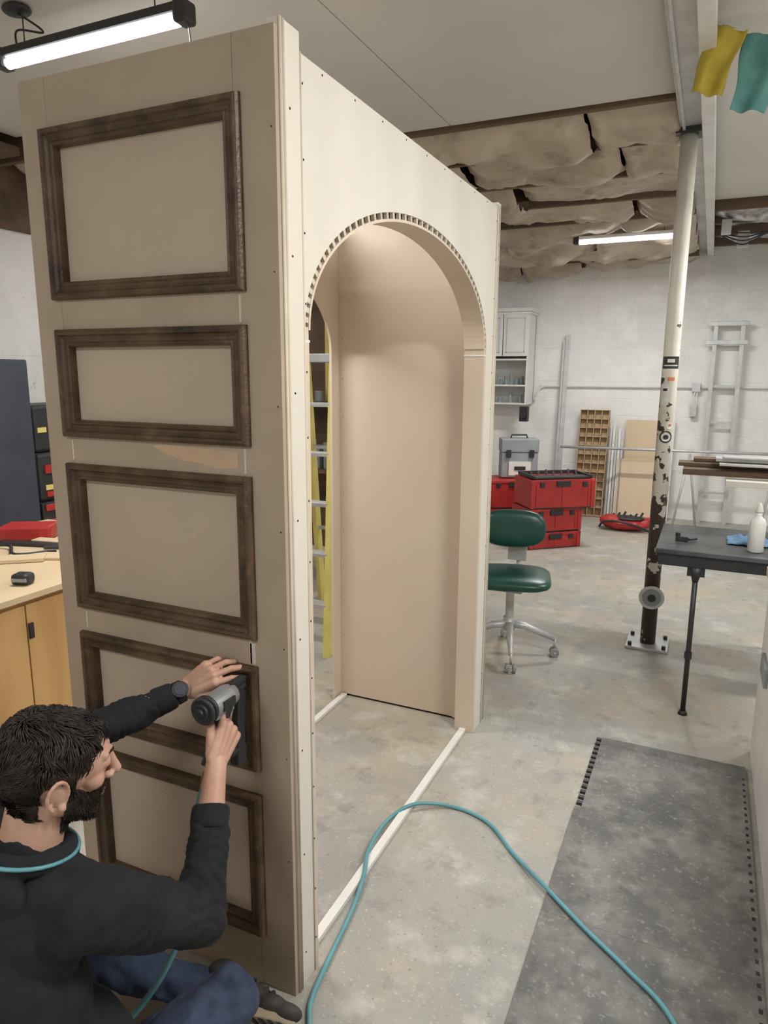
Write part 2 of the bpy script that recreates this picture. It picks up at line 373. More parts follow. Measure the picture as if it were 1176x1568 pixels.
for x,z0,z1 in ((xb-.024,.965,1.03),(xa+.017,1.46,1.515),(xb-.022,1.455,1.518),(xa+.017,.97,1.02),(xb-.022,1.812,1.875)):
    box(bm,x,x+.005,-.0046,-.004,z0,z1)
box(bm,xb-.026,xb-.008,-.0046,-.004,.965,1.02)
fin(bm,'filler','filler',bo)
bm=bmesh.new()
P=[(-.40,1.512),(-.36,1.515),(-.20,1.512),(-.13,1.508),(-.13,1.47),(-.2,1.462),(-.24,1.475),(-.3,1.478),(-.36,1.495)]
poly(bm,[(x,-.0044,z) for x,z in P],(0,-.0003,0));fin(bm,'glue_stain','stain',bo)

# ------------------------------------------------------------------ lamps, some added out of view
def shoplamp(x0,x1,y,z,power,dark=True):
    e=empty('shop_light',((x0+x1)/2,y,z))
    bm=bmesh.new();box(bm,x0,x1,y-.032,y+.032,z+.018,z+.05);fin(bm,'housing','white' if not dark else 'blackpl',e,bevel=.008)
    bm=bmesh.new()
    for xa_,xb_ in ((x0-.035,x0+.02),(x1-.02,x1+.035)): box(bm,xa_,xb_,y-.036,y+.036,z-.018,z+.055)
    fin(bm,'end_caps','blackpl',e,bevel=.012)
    bm=bmesh.new();tube(bm,[(x0+.02,y,z),(x1-.02,y,z)],.020,16);fin(bm,'tube','lamp',e,smooth=True)
    bm=bmesh.new()
    for x in (x0+.12,x1-.12): tube(bm,[(x,y,z+.04),(x,y,3.1)],.0025,6)
    fin(bm,'hangers','blackpl',e)
    l=bpy.data.lights.new('shop_light_area','AREA');l.shape='RECTANGLE';l.size=abs(x1-x0);l.size_y=.08;l.energy=power;l.color=(1.0,.985,.955)
    o=bpy.data.objects.new('area',l);COL.objects.link(o);o.location=(0,0,-.028);o.parent=e
    return e
l1=shoplamp(-1.78,-.88,.78,2.9,36)
shoplamp(-.335,.528,5.52,2.88,48,False)
shoplamp(1.3,2.3,.1,2.98,56)  # unseen fixture added to brighten the arch side
shoplamp(-.9,.3,-2.6,2.98,38)  # added behind the camera to lift the front panel
shoplamp(1.5,2.5,3.4,2.98,46)  # added beyond the right edge of view as extra light
shoplamp(-2.9,-1.9,3.7,2.9,30)  # extra light added, hidden from view by the booth
bm=bmesh.new()
tube(bm,crom([(-1.7,.78,2.94),(-1.72,.80,3.02),(-1.60,.82,3.0),(-1.66,.79,3.05),(-1.76,.78,3.1)]),.004,6)
tube(bm,crom([(-.86,.78,2.9),(-.85,.78,2.82),(-.855,.78,2.76)]),.0025,6)
ell(bm,(-1.70,.79,3.085),(.06,.05,.02))
fin(bm,'lamp_cord','blackpl',l1,smooth=True)
l2=empty('ceiling_pull_cord',(-.50,.45,3.05))
bm=bmesh.new();tube(bm,[(-.50,.45,3.1),(-.50,.45,2.97)],.003,8);cyl(bm,(-.50,.45,3.09),(-.50,.45,3.1),.02);fin(bm,'cord','white',l2)

# ------------------------------------------------------------------ column
e=empty('steel_pole',(.67,3.15,0))
bm=bmesh.new();cyl(bm,(.67,3.15,.02),(.67,3.15,3.03),.046,n=32);o=fin(bm,'shaft','pole',e,smooth=True)
bm=bmesh.new();box(bm,.545,.795,3.03,3.27,0,.018);fin(bm,'base_plate','galv',e,bevel=.003)
bm=bmesh.new()
for x in (.57,.77):
    for y in (3.055,3.245): cyl(bm,(x,y,.018),(x,y,.04),.013,n=6)
box(bm,.60,.74,3.08,3.22,3.0,3.03);fin(bm,'bolts','black',e)
def disc_on_pole(name,z,r,mat,ang=-60):
    a=math.radians(ang);c=V((.67+.047*math.cos(a),3.15+.047*math.sin(a),z));d=V((math.cos(a),math.sin(a),0))
    bm=bmesh.new();cyl(bm,c,c+d*.012,r,n=32);fin(bm,name,mat,e,bevel=.002)
    return c,d
c,d=disc_on_pole('hanging_disc',.33,.075,'galv',ang=-85)
bm=bmesh.new();cyl(bm,c+d*.012,c+d*.02,.055,n=32);fin(bm,'disc_ring','greypl',e,bevel=.002)
bm=bmesh.new();cyl(bm,c+d*.02,c+d*.026,.024,n=24);fin(bm,'disc_hub','black',e,bevel=.002)
def wrap(name,z0,z1,a0,a1,mat,off=.0475):
    bm=bmesh.new();n=10;g=[]
    for i in range(n+1):
        a=math.radians(a0+(a1-a0)*i/n);g.append((bm.verts.new((.67+off*math.cos(a),3.15+off*math.sin(a),z0)),bm.verts.new((.67+off*math.cos(a),3.15+off*math.sin(a),z1))))
    for p,q in zip(g,g[1:]): bm.faces.new((p[0],q[0],q[1],p[1]))
    fin(bm,name,mat,e,smooth=True)
wrap('label_black',1.73,1.80,-150,-20,'blackpl');wrap('label_stripe',1.745,1.751,-135,-35,'sticker',.0482);wrap('label_text',1.765,1.785,-110,-60,'sticker',.0482)
wrap('label_orange',1.66,1.68,-100,-50,'orange');wrap('label_tall',1.52,1.64,-140,-80,'sticker');wrap('label_w',1.60,1.615,-125,-95,'blackpl',.0482)
def rsticker(z,r,ang,mat,off):
    bm=bmesh.new();n=24;vs=[]
    for i in range(n):
        t=2*math.pi*i/n;a=math.radians(ang)+r*math.cos(t)/.047;vs.append(bm.verts.new((.67+off*math.cos(a),3.15+off*math.sin(a),z+r*math.sin(t))))
    bm.faces.new(vs);fin(bm,'round_label',mat,e)
rsticker(1.33,.036,-80,'blackpl',.0500);rsticker(1.33,.026,-80,'sticker',.0515);rsticker(1.33,.014,-80,'blackpl',.053);rsticker(1.40,.022,-60,'sticker',.0495);rsticker(1.40,.009,-60,'orange',.0505)

# ------------------------------------------------------------------ black table
e=empty('black_work_table',(1.0,2.5,0))
bm=bmesh.new();box(bm,.72,1.36,2.2,2.84,.835,.86);fin(bm,'top','tabletop',e,bevel=.004)
bm=bmesh.new();box(bm,.735,1.345,2.215,2.825,.775,.835);fin(bm,'apron','black',e,bevel=.003)
bm=bmesh.new()
for x,y in ((.91,2.24),(1.32,2.76),(1.32,2.24)):
    tube(bm,[(x,y,.02),(x,y,.775)],.013,12);cyl(bm,(x,y,0),(x,y,.02),.024,.016)
    tube(bm,[(x,y,.70),(x,y,.775)],[.014,.032],12)
fin(bm,'legs','black',e,smooth=True)
bm=bmesh.new();cyl(bm,(.91,2.24,.30),(.91,2.24,.335),.018);box(bm,.87,.95,2.225,2.255,.73,.775);fin(bm,'leg_collar','black',e)
e=empty('glue_bottle',(1.16,2.33,.86))
bm=bmesh.new();tube(bm,[(1.16,2.33,z) for z in(.8605,.865,1.0,1.02,1.03,1.04,1.055)],[.032,.036,.036,.03,.016,.014,.014],20);fin(bm,'body','bottle',e,smooth=True)
bm=bmesh.new();tube(bm,[(1.16,2.33,z) for z in(1.055,1.06,1.085,1.10)],[.018,.018,.011,.005],16);fin(bm,'nozzle_cap','white',e,smooth=True)
e=empty('blue_rag',(1.14,2.55,.86))
bm=bmesh.new();g=[]
for i in range(17):
    g.append([bm.verts.new((1.04+.012*i+.01*noise.noise(V((i*.4,j*.4,1))),2.42+.013*j+.02*noise.noise(V((i*.3,j*.3,5))),.864+.045*abs(noise.noise(V((i*.22,j*.25,2))))*math.sin(math.pi*i/16)+.003)) for j in range(17)])
for i in range(16):
    for j in range(16): bm.faces.new((g[i][j],g[i+1][j],g[i+1][j+1],g[i][j+1]))
o=fin(bm,'cloth','blue',e,smooth=True);md=o.modifiers.new('s','SOLIDIFY');md.thickness=.003
e=empty('small_clamp',(.84,2.42,.86))
bm=bmesh.new();box(bm,.80,.86,2.40,2.42,.8605,.885);cyl(bm,(.86,2.41,.872),(.90,2.45,.872),.007);cyl(bm,(.81,2.41,.885),(.81,2.41,.905),.012);fin(bm,'body','blackpl',e,bevel=.003)

# ------------------------------------------------------------------ green chair
e=empty('green_office_chair',(-.12,2.66,0));cx,cy=-.10,2.62
bm=bmesh.new()
def cushion(c,s,rx=0):
    T=Matrix.Translation(V(c))@Matrix.Rotation(math.radians(14),4,'Z')@Matrix.Rotation(math.radians(rx),4,'X')
    n=18
    def P(u,v,w):
        q=V((u,v,w));l=(abs(u)**4+abs(v)**4+abs(w)**2.4)**(1/3.6);q/=l
        return T@V((q.x*s[0],q.y*s[1],q.z*s[2]))
    for i in range(n):
        th0=-math.pi/2+math.pi*i/n;th1=th0+math.pi/n
        for j in range(2*n):
            f0=math.pi*j/n;f1=f0+math.pi/n
            pts=[P(math.cos(t)*math.cos(f),math.cos(t)*math.sin(f),math.sin(t)) for t,f in((th0,f0),(th0,f1),(th1,f1),(th1,f0))]
            bm.faces.new([bm.verts.new(p) for p in pts])
cushion((cx,cy,.49),(.235,.225,.045));cushion((cx-.06,cy+.26,.735),(.20,.045,.12),-6)
bmesh.ops.remove_doubles(bm,verts=bm.verts,dist=.0005);fin(bm,'cushions','green',e,smooth=True)
bm=bmesh.new();tube(bm,crom([(cx-.01,cy+.1,.435),(cx-.02,cy+.27,.44),(cx-.035,cy+.32,.52),(cx-.04,cy+.315,.72)]),.013,10)
cyl(bm,(cx,cy,.2),(cx,cy,.435),.025);box(bm,cx-.09,cx+.09,cy-.09,cy+.09,.42,.44);box(bm,cx-.1,cx+.02,cy+.29,cy+.315,.52,.80)
fin(bm,'post_and_bracket','galv',e,smooth=False,bevel=.003)
bm=bmesh.new();bc=bmesh.new()
for k in range(4):
    a=math.radians(-72+90*k);dx,dy=math.cos(a),math.sin(a)
    tube(bm,[(cx,cy,.20),(cx+.10*dx,cy+.10*dy,.185),(cx+.28*dx,cy+.28*dy,.11)],[.028,.022,.015],10)
    x,y=cx+.28*dx,cy+.28*dy
    cyl(bm,(x,y,.05),(x,y,.115),.008)
    cyl(bc,(x-.012*dy,y+.012*dx,.028),(x-.03*dy,y+.03*dx,.028),.028,n=24);cyl(bc,(x+.012*dy,y-.012*dx,.028),(x+.03*dy,y-.03*dx,.028),.028,n=24)
    cyl(bm,(x-.035*dy,y+.035*dx,.028),(x+.035*dy,y-.035*dx,.028),.006)
cyl(bm,(cx,cy,.16),(cx,cy,.24),.036)
fin(bm,'star_base','galv',e,smooth=True);fin(bc,'casters','greypl',e,bevel=.003)

# ------------------------------------------------------------------ red tool boxes
def redbox(bm_r,bm_b,T,w,d,z0,z1,lid=True):
    box(bm_r,-w/2,w/2,-d/2,d/2,z0+.01,z1-.035 if lid else z1-.01,T)
    for x in (-w/2,w/2-.035): box(bm_r,x-.004,x+.039,-d/2-.008,d/2+.006,z0+.004,z1-.02,T)
    for i in range(3):
        x=-w/2+.06+i*(w-.12)/2.0
        box(bm_r,x-.01,x+.01,-d/2-.006,-d/2,z0+.02,z1-.05,T)
    if lid: box(bm_r,-w/2-.006,w/2+.006,-d/2-.008,d/2+.008,z1-.035,z1-.006,T)
    box(bm_b,-.07,.07,-d/2-.018,-d/2+.002,z1-.075,z1-.02,T)
    box(bm_b,-w/2,w/2,-d/2,d/2,z0,z0+.012,T)
    for x in(-w/2+.09,w/2-.13): box(bm_b,x,x+.045,-d/2-.014,-d/2,z1-.08,z1-.03,T)
e=empty('red_tool_box_stack',(-.38,5.6,0))
br_,bb_=bmesh.new(),bmesh.new();T=rz((-.50,5.56,0),42)
redbox(br_,bb_,T,.56,.38,0,.17);redbox(br_,bb_,T,.56,.38,.17,.41)
T2=rz((-.44,5.58,0),36);redbox(br_,bb_,T2,.66,.42,.41,.70,False)
box(bb_,-.31,.31,-.19,-.04,.695,.715,T2);box(bb_,-.31,-.28,-.19,.19,.695,.73,T2);box(bb_,.28,.31,-.19,.19,.695,.73,T2);box(bb_,-.31,.31,.17,.19,.695,.73,T2)
for k in range(7):
    x=-.25+k*.08;tube(bb_,[T2@V((x,-.02+.03*(k%2),.70)),T2@V((x+.05,.12,.72+.01*(k%3)))],.012,8)
fin(br_,'shells','red',e,bevel=.006);fin(bb_,'latches_and_lids','blackpl',e,bevel=.003)
e=empty('red_tool_box_stack',(-1.0,6.1,0))
br_,bb_=bmesh.new(),bmesh.new();T=rz((-1.04,6.15,0),32)
redbox(br_,bb_,T,.6,.42,0,.26);redbox(br_,bb_,T,.6,.42,.26,.57)
fin(br_,'shells','red',e,bevel=.006);fin(bb_,'latches_and_lids','blackpl',e,bevel=.003)
e=empty('grey_tool_case',(-.95,6.3,.57))
bm=bmesh.new();T=rz((-.97,6.22,0),24);box(bm,-.20,.20,-.10,.10,.572,.85,T);box(bm,-.205,.205,-.11,.11,.85,1.0,T)
fin(bm,'case','greypl',e,bevel=.012)
bm=bmesh.new();box(bm,-.12,.12,-.115,-.10,.60,.75,T);fin(bm,'label_plate','sticker',e)
bm=bmesh.new();box(bm,-.06,.06,-.125,-.10,.66,.70,T);box(bm,-.15,-.10,-.125,-.1,.80,.88,T);box(bm,.10,.15,-.125,-.1,.80,.88,T)
tube(bm,[T@V(p) for p in((-.09,0,1.0),(-.08,0,1.035),(.08,0,1.035),(.09,0,1.0))],.01,8);fin(bm,'latches_handle','blackpl',e,bevel=.003)
e=empty('black_drill_case',(-1.62,6.5,.0))
bm=bmesh.new();T=rz((-1.66,6.55,0),20)@Matrix.Rotation(math.radians(-6),4,'X');box(bm,-.17,.17,-.05,.05,.0,1.0,T);fin(bm,'shell','blackpl',e,bevel=.02)
bm=bmesh.new();box(bm,-.06,.06,-.065,-.05,.70,.74,T);fin(bm,'latch','greypl',e,bevel=.003)
e=empty('red_tool_bag',(.2,6.6,0))
def bagd(c): return .012*noise.noise(c*18)
bm=bmesh.new();ell(bm,(.16,6.62,.07),(.27,.16,.07));ell(bm,(.02,6.58,.10),(.13,.12,.07));ell(bm,(.36,6.66,.09),(.12,.12,.06))
fin(remesh(bm,.012,2,bagd),'bag','red',e,smooth=True)
bm=bmesh.new();ell(bm,(.17,6.6,.135),(.2,.1,.03))
for k in range(6): tube(bm,[(.0+.06*k,6.56,.12),(.04+.06*k,6.62,.17+.015*(k%3))],.012,8)
tube(bm,crom([(-.1,6.52,.03),(-.05,6.47,.10),(.1,6.44,.12),(.3,6.46,.08),(.42,6.52,.02)]),.012,8)
fin(bm,'tools_and_strap','blackpl',e,smooth=True)

# ------------------------------------------------------------------ back wall things
e=empty('white_hanging_cabinet',(-1.36,7.3,1.9))
bm=bmesh.new();x0,x1=-1.75,-1.13;y0=7.13;yb=7.49
box(bm,x0,x0+.02,y0,yb,1.32,2.42);box(bm,x1-.02,x1,y0,yb,1.32,2.42);box(bm,x0,x1,yb-.02,yb,1.32,2.42)
for z in (1.32,1.54,1.85): box(bm,x0+.02,x1-.02,y0,yb-.02,z,z+.02)
box(bm,x0-.03,x1+.04,y0-.05,yb,2.42,2.46);box(bm,x0-.015,x1+.02,y0-.02,yb,2.39,2.42)
box(bm,x0+.02,-1.445,y0-.02,y0,1.90,2.39);box(bm,-1.435,x1-.003,y0-.02,y0,1.90,2.39)
fin(bm,'carcass','white',e,bevel=.003)
bm=bmesh.new()
for a,b in ((x0+.06,-1.48),(-1.40,x1-.04)):
    box(bm,a,b,y0-.024,y0-.02,1.94,1.95);box(bm,a,b,y0-.024,y0-.02,2.34,2.35);box(bm,a,a+.01,y0-.024,y0-.02,1.94,2.35);box(bm,b-.01,b,y0-.024,y0-.02,1.94,2.35)
fin(bm,'door_beads','galv',e)
bm=bmesh.new()
for k in range(8):
    x=x0+.06+k*.065;h=.07+.03*(k%3);cyl(bm,(x,7.3,1.56),(x,7.3,1.56+h),.025)
    if k%2: cyl(bm,(x,7.28,1.34),(x,7.28,1.34+h),.022)
fin(bm,'jars','greypl',e)
bm=bmesh.new();box(bm,-1.2,-1.10,7.1,7.2,1.12,1.30);cyl(bm,(-1.15,7.1,1.2),(-1.15,7.06,1.2),.04);fin(bm,'socket_box','blackpl',e,bevel=.005)

e=empty('white_panel_strip',(-.75,7.4,0))
bm=bmesh.new();T=Matrix.Translation((-.72,7.30,0))@Matrix.Rotation(math.radians(-4),4,'X');box(bm,-.03,.02,-.01,.01,0,2.16,T);box(bm,-.06,-.035,-.01,.01,0,2.1,T)
fin(bm,'strip','galv',e,bevel=.002)
e=empty('cardboard_cubby',(-.34,7.3,0))
T=Matrix.Translation((-.34,7.22,0))@Matrix.Rotation(math.radians(-8),4,'X')
bm=bmesh.new();box(bm,-.17,.17,.02,.03,0,1.28,T)
for k in range(5): box(bm,-.17+k*.083,-.162+k*.083,-.05,.02,0,1.28,T)
for k in range(13): box(bm,-.17,.17,-.05,.02,k*.106,k*.106+.008,T)
fin(bm,'grid','cardboard',e)
e=empty('leaning_boards',(.2,7.3,0))
def lean(xa_,xb_,y,h,th,mat,nm,ang=-6):
    T=Matrix.Translation((0,y,0))@Matrix.Rotation(math.radians(ang),4,'X');bm=bmesh.new();box(bm,xa_,xb_,-th/2,th/2,0,h,T);fin(bm,nm,mat,e,bevel=.002)
lean(.02,.46,7.30,1.17,.02,'tan','tan_board');lean(-.03,.40,7.18,.72,.02,'tan','low_board')
for k in range(5): lean(-.15+.035*k,-.125+.035*k,7.26-.02*k,1.16-.03*k,.02,'white' if k%2 else 'galv','lath_%d'%k)
lean(.50,.56,7.3,1.2,.02,'white','white_board')
e=empty('steel_stud_pipe',(.5,7.0,.82))
bm=bmesh.new();tube(bm,[(-.66,6.98,.85),(1.9,6.98,.88)],.016,10);fin(bm,'pipe','galv',e,smooth=True)
bm=bmesh.new()
for x in (.75,1.6):
    tube(bm,[(x-.12,6.86,0),(x,6.98,.84)],.012,8);tube(bm,[(x+.12,7.1,0),(x,6.98,.84)],.012,8)
fin(bm,'trestle_legs','galv',e,smooth=True)
e=empty('white_ladder_rack',(1.0,7.4,0))
bm=bmesh.new()
for x in (.87,1.14): box(bm,x,x+.045,7.36,7.42,0,2.27)
for z in (2.22,2.02): box(bm,.80,1.22,7.35,7.38,z,z+.045)
for z in (.35,.75,1.15,1.55): box(bm,.9,1.16,7.38,7.40,z,z+.03)
fin(bm,'rails','galv',e,bevel=.003)
e=empty('electrical_conduit',(.7,7.47,1.5))
bm=bmesh.new()
tube(bm,crom([(-1.1,7.46,1.36),(-1.05,7.46,1.5),(-.98,7.46,1.54),(-.9,7.46,1.545),(.6,7.46,1.55),(.7,7.46,1.55)]),.011,8);tube(bm,[(.78,7.46,1.55),(2.5,7.46,1.56)],.011,8)
tube(bm,crom([(.7,7.44,1.55),(.74,7.43,1.53),(.72,7.42,1.42),(.71,7.42,1.32)]),.007,8);tube(bm,crom([(.78,7.46,1.56),(.76,7.44,1.5),(.76,7.43,1.38)]),.007,8)
fin(bm,'conduit','white',e,smooth=True)
bm=bmesh.new();box(bm,.70,.79,7.42,7.495,1.50,1.60);box(bm,.70,.77,7.42,7.495,1.22,1.36);fin(bm,'boxes','galv',e,bevel=.004)
e=empty('ceiling_wires',(1.1,7.2,2.9))
bm=bmesh.new()
for k in range(4): tube(bm,crom([(.85,6.0+.05*k,2.97),(1.05,5.9+.08*k,2.93-.02*k),(1.3,6.1,2.96),(1.8,6.0+.06*k,2.93)]),.006,6)
fin(bm,'cables','black',e,smooth=True)
bm=bmesh.new();box(bm,1.0,1.1,6.2,6.3,2.86,3.0);box(bm,.86,.94,5.7,5.78,2.9,3.02);fin(bm,'boxes','galv',e,bevel=.004)

# ------------------------------------------------------------------ lumber & counter right
e=empty('lumber_stack',(1.2,3.3,1.1))
bm=bmesh.new()
for k,(x0,z,y,t,w_) in enumerate(((.79,1.12,3.05,.035,.16),(.76,1.157,3.16,.022,.14),(.84,1.181,3.22,.02,.12))): box(bm,x0,2.3,y,y+w_,z,z+t)
fin(bm,'dark_boards','joist',e,bevel=.002)
bm=bmesh.new();box(bm,.98,2.3,2.98,3.04,1.19,1.203);box(bm,.96,2.2,3.06,3.2,1.205,1.225);box(bm,1.0,2.2,3.02,3.15,1.228,1.238);fin(bm,'grey_boards','galv',e,bevel=.002)
bm=bmesh.new();box(bm,1.02,2.0,2.90,3.04,1.085,1.118);fin(bm,'cream_board','cream',e,bevel=.002)
bm=bmesh.new();box(bm,1.4,1.48,2.9,3.4,1.04,1.084);box(bm,1.9,1.98,2.9,3.4,1.04,1.084)
for x in (1.44,1.94):
    for y in(2.9,3.44): tube(bm,[(x,y,0),(x,3.15+(y-3.15)*.6,1.04)],.02,8)
fin(bm,'saw_horses','black',e)
e=empty('white_counter',(1.6,.6,0))
bm=bmesh.new();box(bm,1.205,1.85,-1.8,1.98,.0,.84);fin(bm,'carcass','white',e,bevel=.004)
bm=bmesh.new();box(bm,1.19,1.87,-1.82,2.0,.84,.875);fin(bm,'top','ply',e,bevel=.003)
bm=bmesh.new();box(bm,1.19,1.205,1.6,1.8,.47,.55);fin(bm,'socket_strip','greypl',e,bevel=.004)

# ------------------------------------------------------------------ foam mat
e=empty('foam_floor_mat',(.9,.8,0))
bm=bmesh.new();box(bm,.575,1.18,1.20,1.80,.001,.012);box(bm,.55,1.18,.59,1.199,.001,.012);box(bm,.55,1.18,-.02,.589,.001,.012);box(bm,.55,1.18,-1.5,-.021,.001,.012)
fin(bm,'tiles','mat',e)
bm=bmesh.new()
y=1.79
while y>1.22: box(bm,.552,.578,y-.018,y,0.0005,.0118);y-=.042
y=1.7
while y>-1.2: box(bm,1.162,1.172,y-.016,y,.0115,.0124);y-=.045
fin(bm,'interlocking_teeth','blackpl',e)

# ------------------------------------------------------------------ air hose
e=empty('air_hose',(.3,.5,0))
H=[(-.06,-.25,.010),(.045,-.19,.010),(.09,-.10,.009),(.05,-.01,.009),(.03,.10,.009),(0,.33,.009),(-.03,.48,.022),(-.07,.60,.026),(-.085,.80,.012),(-.02,.92,.026),(.12,.99,.009),(.27,.95,.009),(.40,.82,.009),(.55,.68,.022),(.69,.56,.022),(.82,.46,.022),(.95,.34,.022),(1.04,.1,.022),(1.05,-.5,.022)]
bm=bmesh.new();tube(bm,crom(H,10),.0072,12);fin(bm,'floor_hose','teal',e,smooth=True)

# ------------------------------------------------------------------ flags
e=empty('prayer_flag_string',(.9,2.0,3.0))
def flag(nm,mat,tl,tr,bl,br_2,seed):
    bm=bmesh.new();n=16;g=[]
    for i in range(n+1):
        row=[]
        for j in range(n+1):
            u=i/n;v=j/n;p=V(tl).lerp(V(tr),u).lerp(V(bl).lerp(V(br_2),u),v)
            p.y+=.018*math.sin(u*9+seed+v*2)*(.3+v)+.01*noise.noise(V((u*4,v*3,seed)));p.x+=.006*math.sin(v*7+seed);row.append(bm.verts.new(p))
        g.append(row)
    for i in range(n):
        for j in range(n): bm.faces.new((g[i][j],g[i+1][j],g[i+1][j+1],g[i][j+1]))
    o=fin(bm,nm,mat,e,smooth=True);md=o.modifiers.new('s','SOLIDIFY');md.thickness=.0015
flag('yellow_flag','flagy',(.775,2,3.08),(.905,2,3.03),(.715,2,2.835),(.83,2.0,2.80),1)
flag('teal_flag','flagt',(.90,2,3.02),(1.05,2,3.0),(.872,2,2.745),(1.0,2,2.725),3)
bm=bmesh.new();tube(bm,crom([(.74,2,3.09),(.775,2,3.083),(.9,2,3.03),(1.05,2,3.003),(1.3,2,3.05),(1.5,2,3.1)]),.003,6);fin(bm,'string','sticker',e)

# ------------------------------------------------------------------ left: bench, cabinets
e=empty('plywood_workbench',(-1.8,.2,0))
bm=bmesh.new();box(bm,-2.35,-1.30,-1.6,1.25,.875,.90);fin(bm,'top','ply',e,bevel=.002)
bm=bmesh.new();box(bm,-2.3,-1.345,-1.55,1.2,.0,.874);fin(bm,'carcass','plydoor',e)
bm=bmesh.new()
for k in range(6): box(bm,-1.345,-1.327,-1.53+k*.455,-1.08+k*.455,.08,.85)
fin(bm,'doors','plydoor',e,bevel=.003)
bm=bmesh.new()
for k in range(6):
    for z in (.72,.2): box(bm,-1.327,-1.318,-1.075+k*.455,-1.055+k*.455,z,z+.06)
fin(bm,'hinges','blackpl',e,bevel=.002)
e=empty('tape_measure',(-1.45,.36,.9))
bm=bmesh.new();T=rz((-1.42,.36,0),20);box(bm,-.035,.035,-.03,.03,.901,.945,T);fin(bm,'case','blackpl',e,bevel=.014)
bm=bmesh.new();box(bm,-.03,.03,-.0305,.0305,.915,.93,T);fin(bm,'band','greypl',e,bevel=.002)
e=empty('bench_tools',(-1.9,.6,.9))
bm=bmesh.new();T=rz((-2.05,.90,0),30);box(bm,-.12,.12,-.07,.07,.902,.97,T);T=rz((-1.72,.98,0),-10);box(bm,-.06,.06,-.02,.02,.902,.93,T);fin(bm,'red_case','red',e,bevel=.012)
bm=bmesh.new();T=rz((-1.9,.80,0),15);box(bm,-.18,.18,-.03,.03,.902,.915,T);tube(bm,crom([(-2.1,.62,.911),(-1.95,.70,.92),(-1.8,.62,.911),(-1.7,.75,.911)]),.008,8)
for k in range(7):
    a=k*1.3;x=-1.85+.05*k;y=1.02-.06*(k%4);tube(bm,[(x,y,.911),(x+.12*math.cos(a),y+.12*math.sin(a),.913)],.006+.003*(k%2),8)
tube(bm,crom([(-1.55,1.05,.911),(-1.6,.93,.95),(-1.66,.9,.96),(-1.7,1.0,.93),(-1.64,1.08,.911)]),.007,8);fin(bm,'cables_and_bits','blackpl',e,smooth=False)
bm=bmesh.new();T=rz((-1.80,.52,0),40);box(bm,-.2,.2,-.045,.045,.902,.918,T);T=rz((-1.75,.88,0),10);box(bm,-.2,.2,-.03,.03,.902,.92,T);T=rz((-1.62,.70,0),25);box(bm,-.22,.22,-.05,.05,.902,.912,T);fin(bm,'offcuts','ply',e,bevel=.002)
e=empty('navy_steel_cabinet',(-2.9,.9,0))
bm=bmesh.new();box(bm,-3.1,-2.6,.3,1.41,.0,1.76);fin(bm,'body','navy',e,bevel=.008)
bm=bmesh.new();box(bm,-2.6,-2.585,.32,.85,.08,1.72);box(bm,-2.6,-2.585,.86,1.39,.08,1.72);fin(bm,'doors','navy',e,bevel=.004)
e=empty('tool_chest',(-2.9,1.65,0))
bm=bmesh.new();box(bm,-3.1,-2.62,1.44,2.1,.0,.93);fin(bm,'drawer_body','blackpl',e,bevel=.006)
bm=bmesh.new();box(bm,-2.62,-2.61,1.46,2.08,.88,.92)
for k in range(5): box(bm,-2.62,-2.605,1.46,2.08,.06+k*.16,.19+k*.16)
fin(bm,'drawers','red',e,bevel=.004)
e=empty('power_tool_case',(-2.9,1.7,.93))
bm=bmesh.new();box(bm,-3.05,-2.65,1.46,1.95,.931,1.22);box(bm,-3.0,-2.68,1.48,1.85,1.222,1.5);fin(bm,'cases','blackpl',e,bevel=.02)
bm=bmesh.new();box(bm,-2.66,-2.645,1.5,1.8,1.0,1.03);box(bm,-2.69,-2.675,1.5,1.56,1.34,1.37);fin(bm,'labels','yellow',e)
bm=bmesh.new();box(bm,-2.655,-2.64,1.5,1.9,.96,.99);box(bm,-2.655,-2.64,1.5,1.9,1.10,1.15);fin(bm,'red_trim','red',e)
bm=bmesh.new();box(bm,XL,XL+.05,1.2,YB,2.65,3.1);fin(bm,'trim_1','joist')

e=empty('step_ladder',(-1.36,2.3,0))
bmy=bmesh.new();bma=bmesh.new();cxl=-1.37
def rail(sx,yb,yt):
    p0=V((cxl+sx*.29,yb,0));p1=V((cxl+sx*.13,yt,1.78));d=(p1-p0);w_=.035
    a=[p0+V((-.016,-w_,0)),p0+V((.016,-w_,0)),p0+V((.016,w_,0)),p0+V((-.016,w_,0))]
    va=[bmy.verts.new(q) for q in a];vb=[bmy.verts.new(q+d) for q in a]
    bmy.faces.new(va);bmy.faces.new(vb[::-1])
    for k in range(4): bmy.faces.new((va[k],vb[k],vb[(k+1)%4],va[(k+1)%4]))
for sx in(-1,1): rail(sx,2.10,2.50);rail(sx,3.05,2.60)
for k in range(1,6):
    z=k*.30;t=z/1.78;hw=.29-.16*t;y=2.10+.40*t
    box(bma,cxl-hw,cxl+hw,y-.035,y+.045,z-.012,z+.012)
    y2=3.05-.45*t
    if k in(2,4): box(bma,cxl-hw,cxl+hw,y2-.012,y2+.012,z-.012,z+.012)
box(bma,cxl-.15,cxl+.15,2.44,2.66,1.76,1.81)
fin(bmy,'rails','yellow',e,bevel=.003);fin(bma,'steps','galv',e,bevel=.003)
e=empty('tool_shelf',(-2.0,3.8,0))
bm=bmesh.new()
for x in(-2.5,-1.42):
    for y in(3.45,3.95): box(bm,x,x+.04,y,y+.04,0,2.5)
for z in (.3,.9,1.44,2.46): box(bm,-2.5,-1.38,3.45,3.99,z,z+.025)
fin(bm,'frame','joist',e,bevel=.002)
bm=bmesh.new()
for k in range(7): cyl(bm,(-2.4+k*.14,3.6,1.466),(-2.4+k*.14,3.6,1.55+.03*(k%3)),.035)
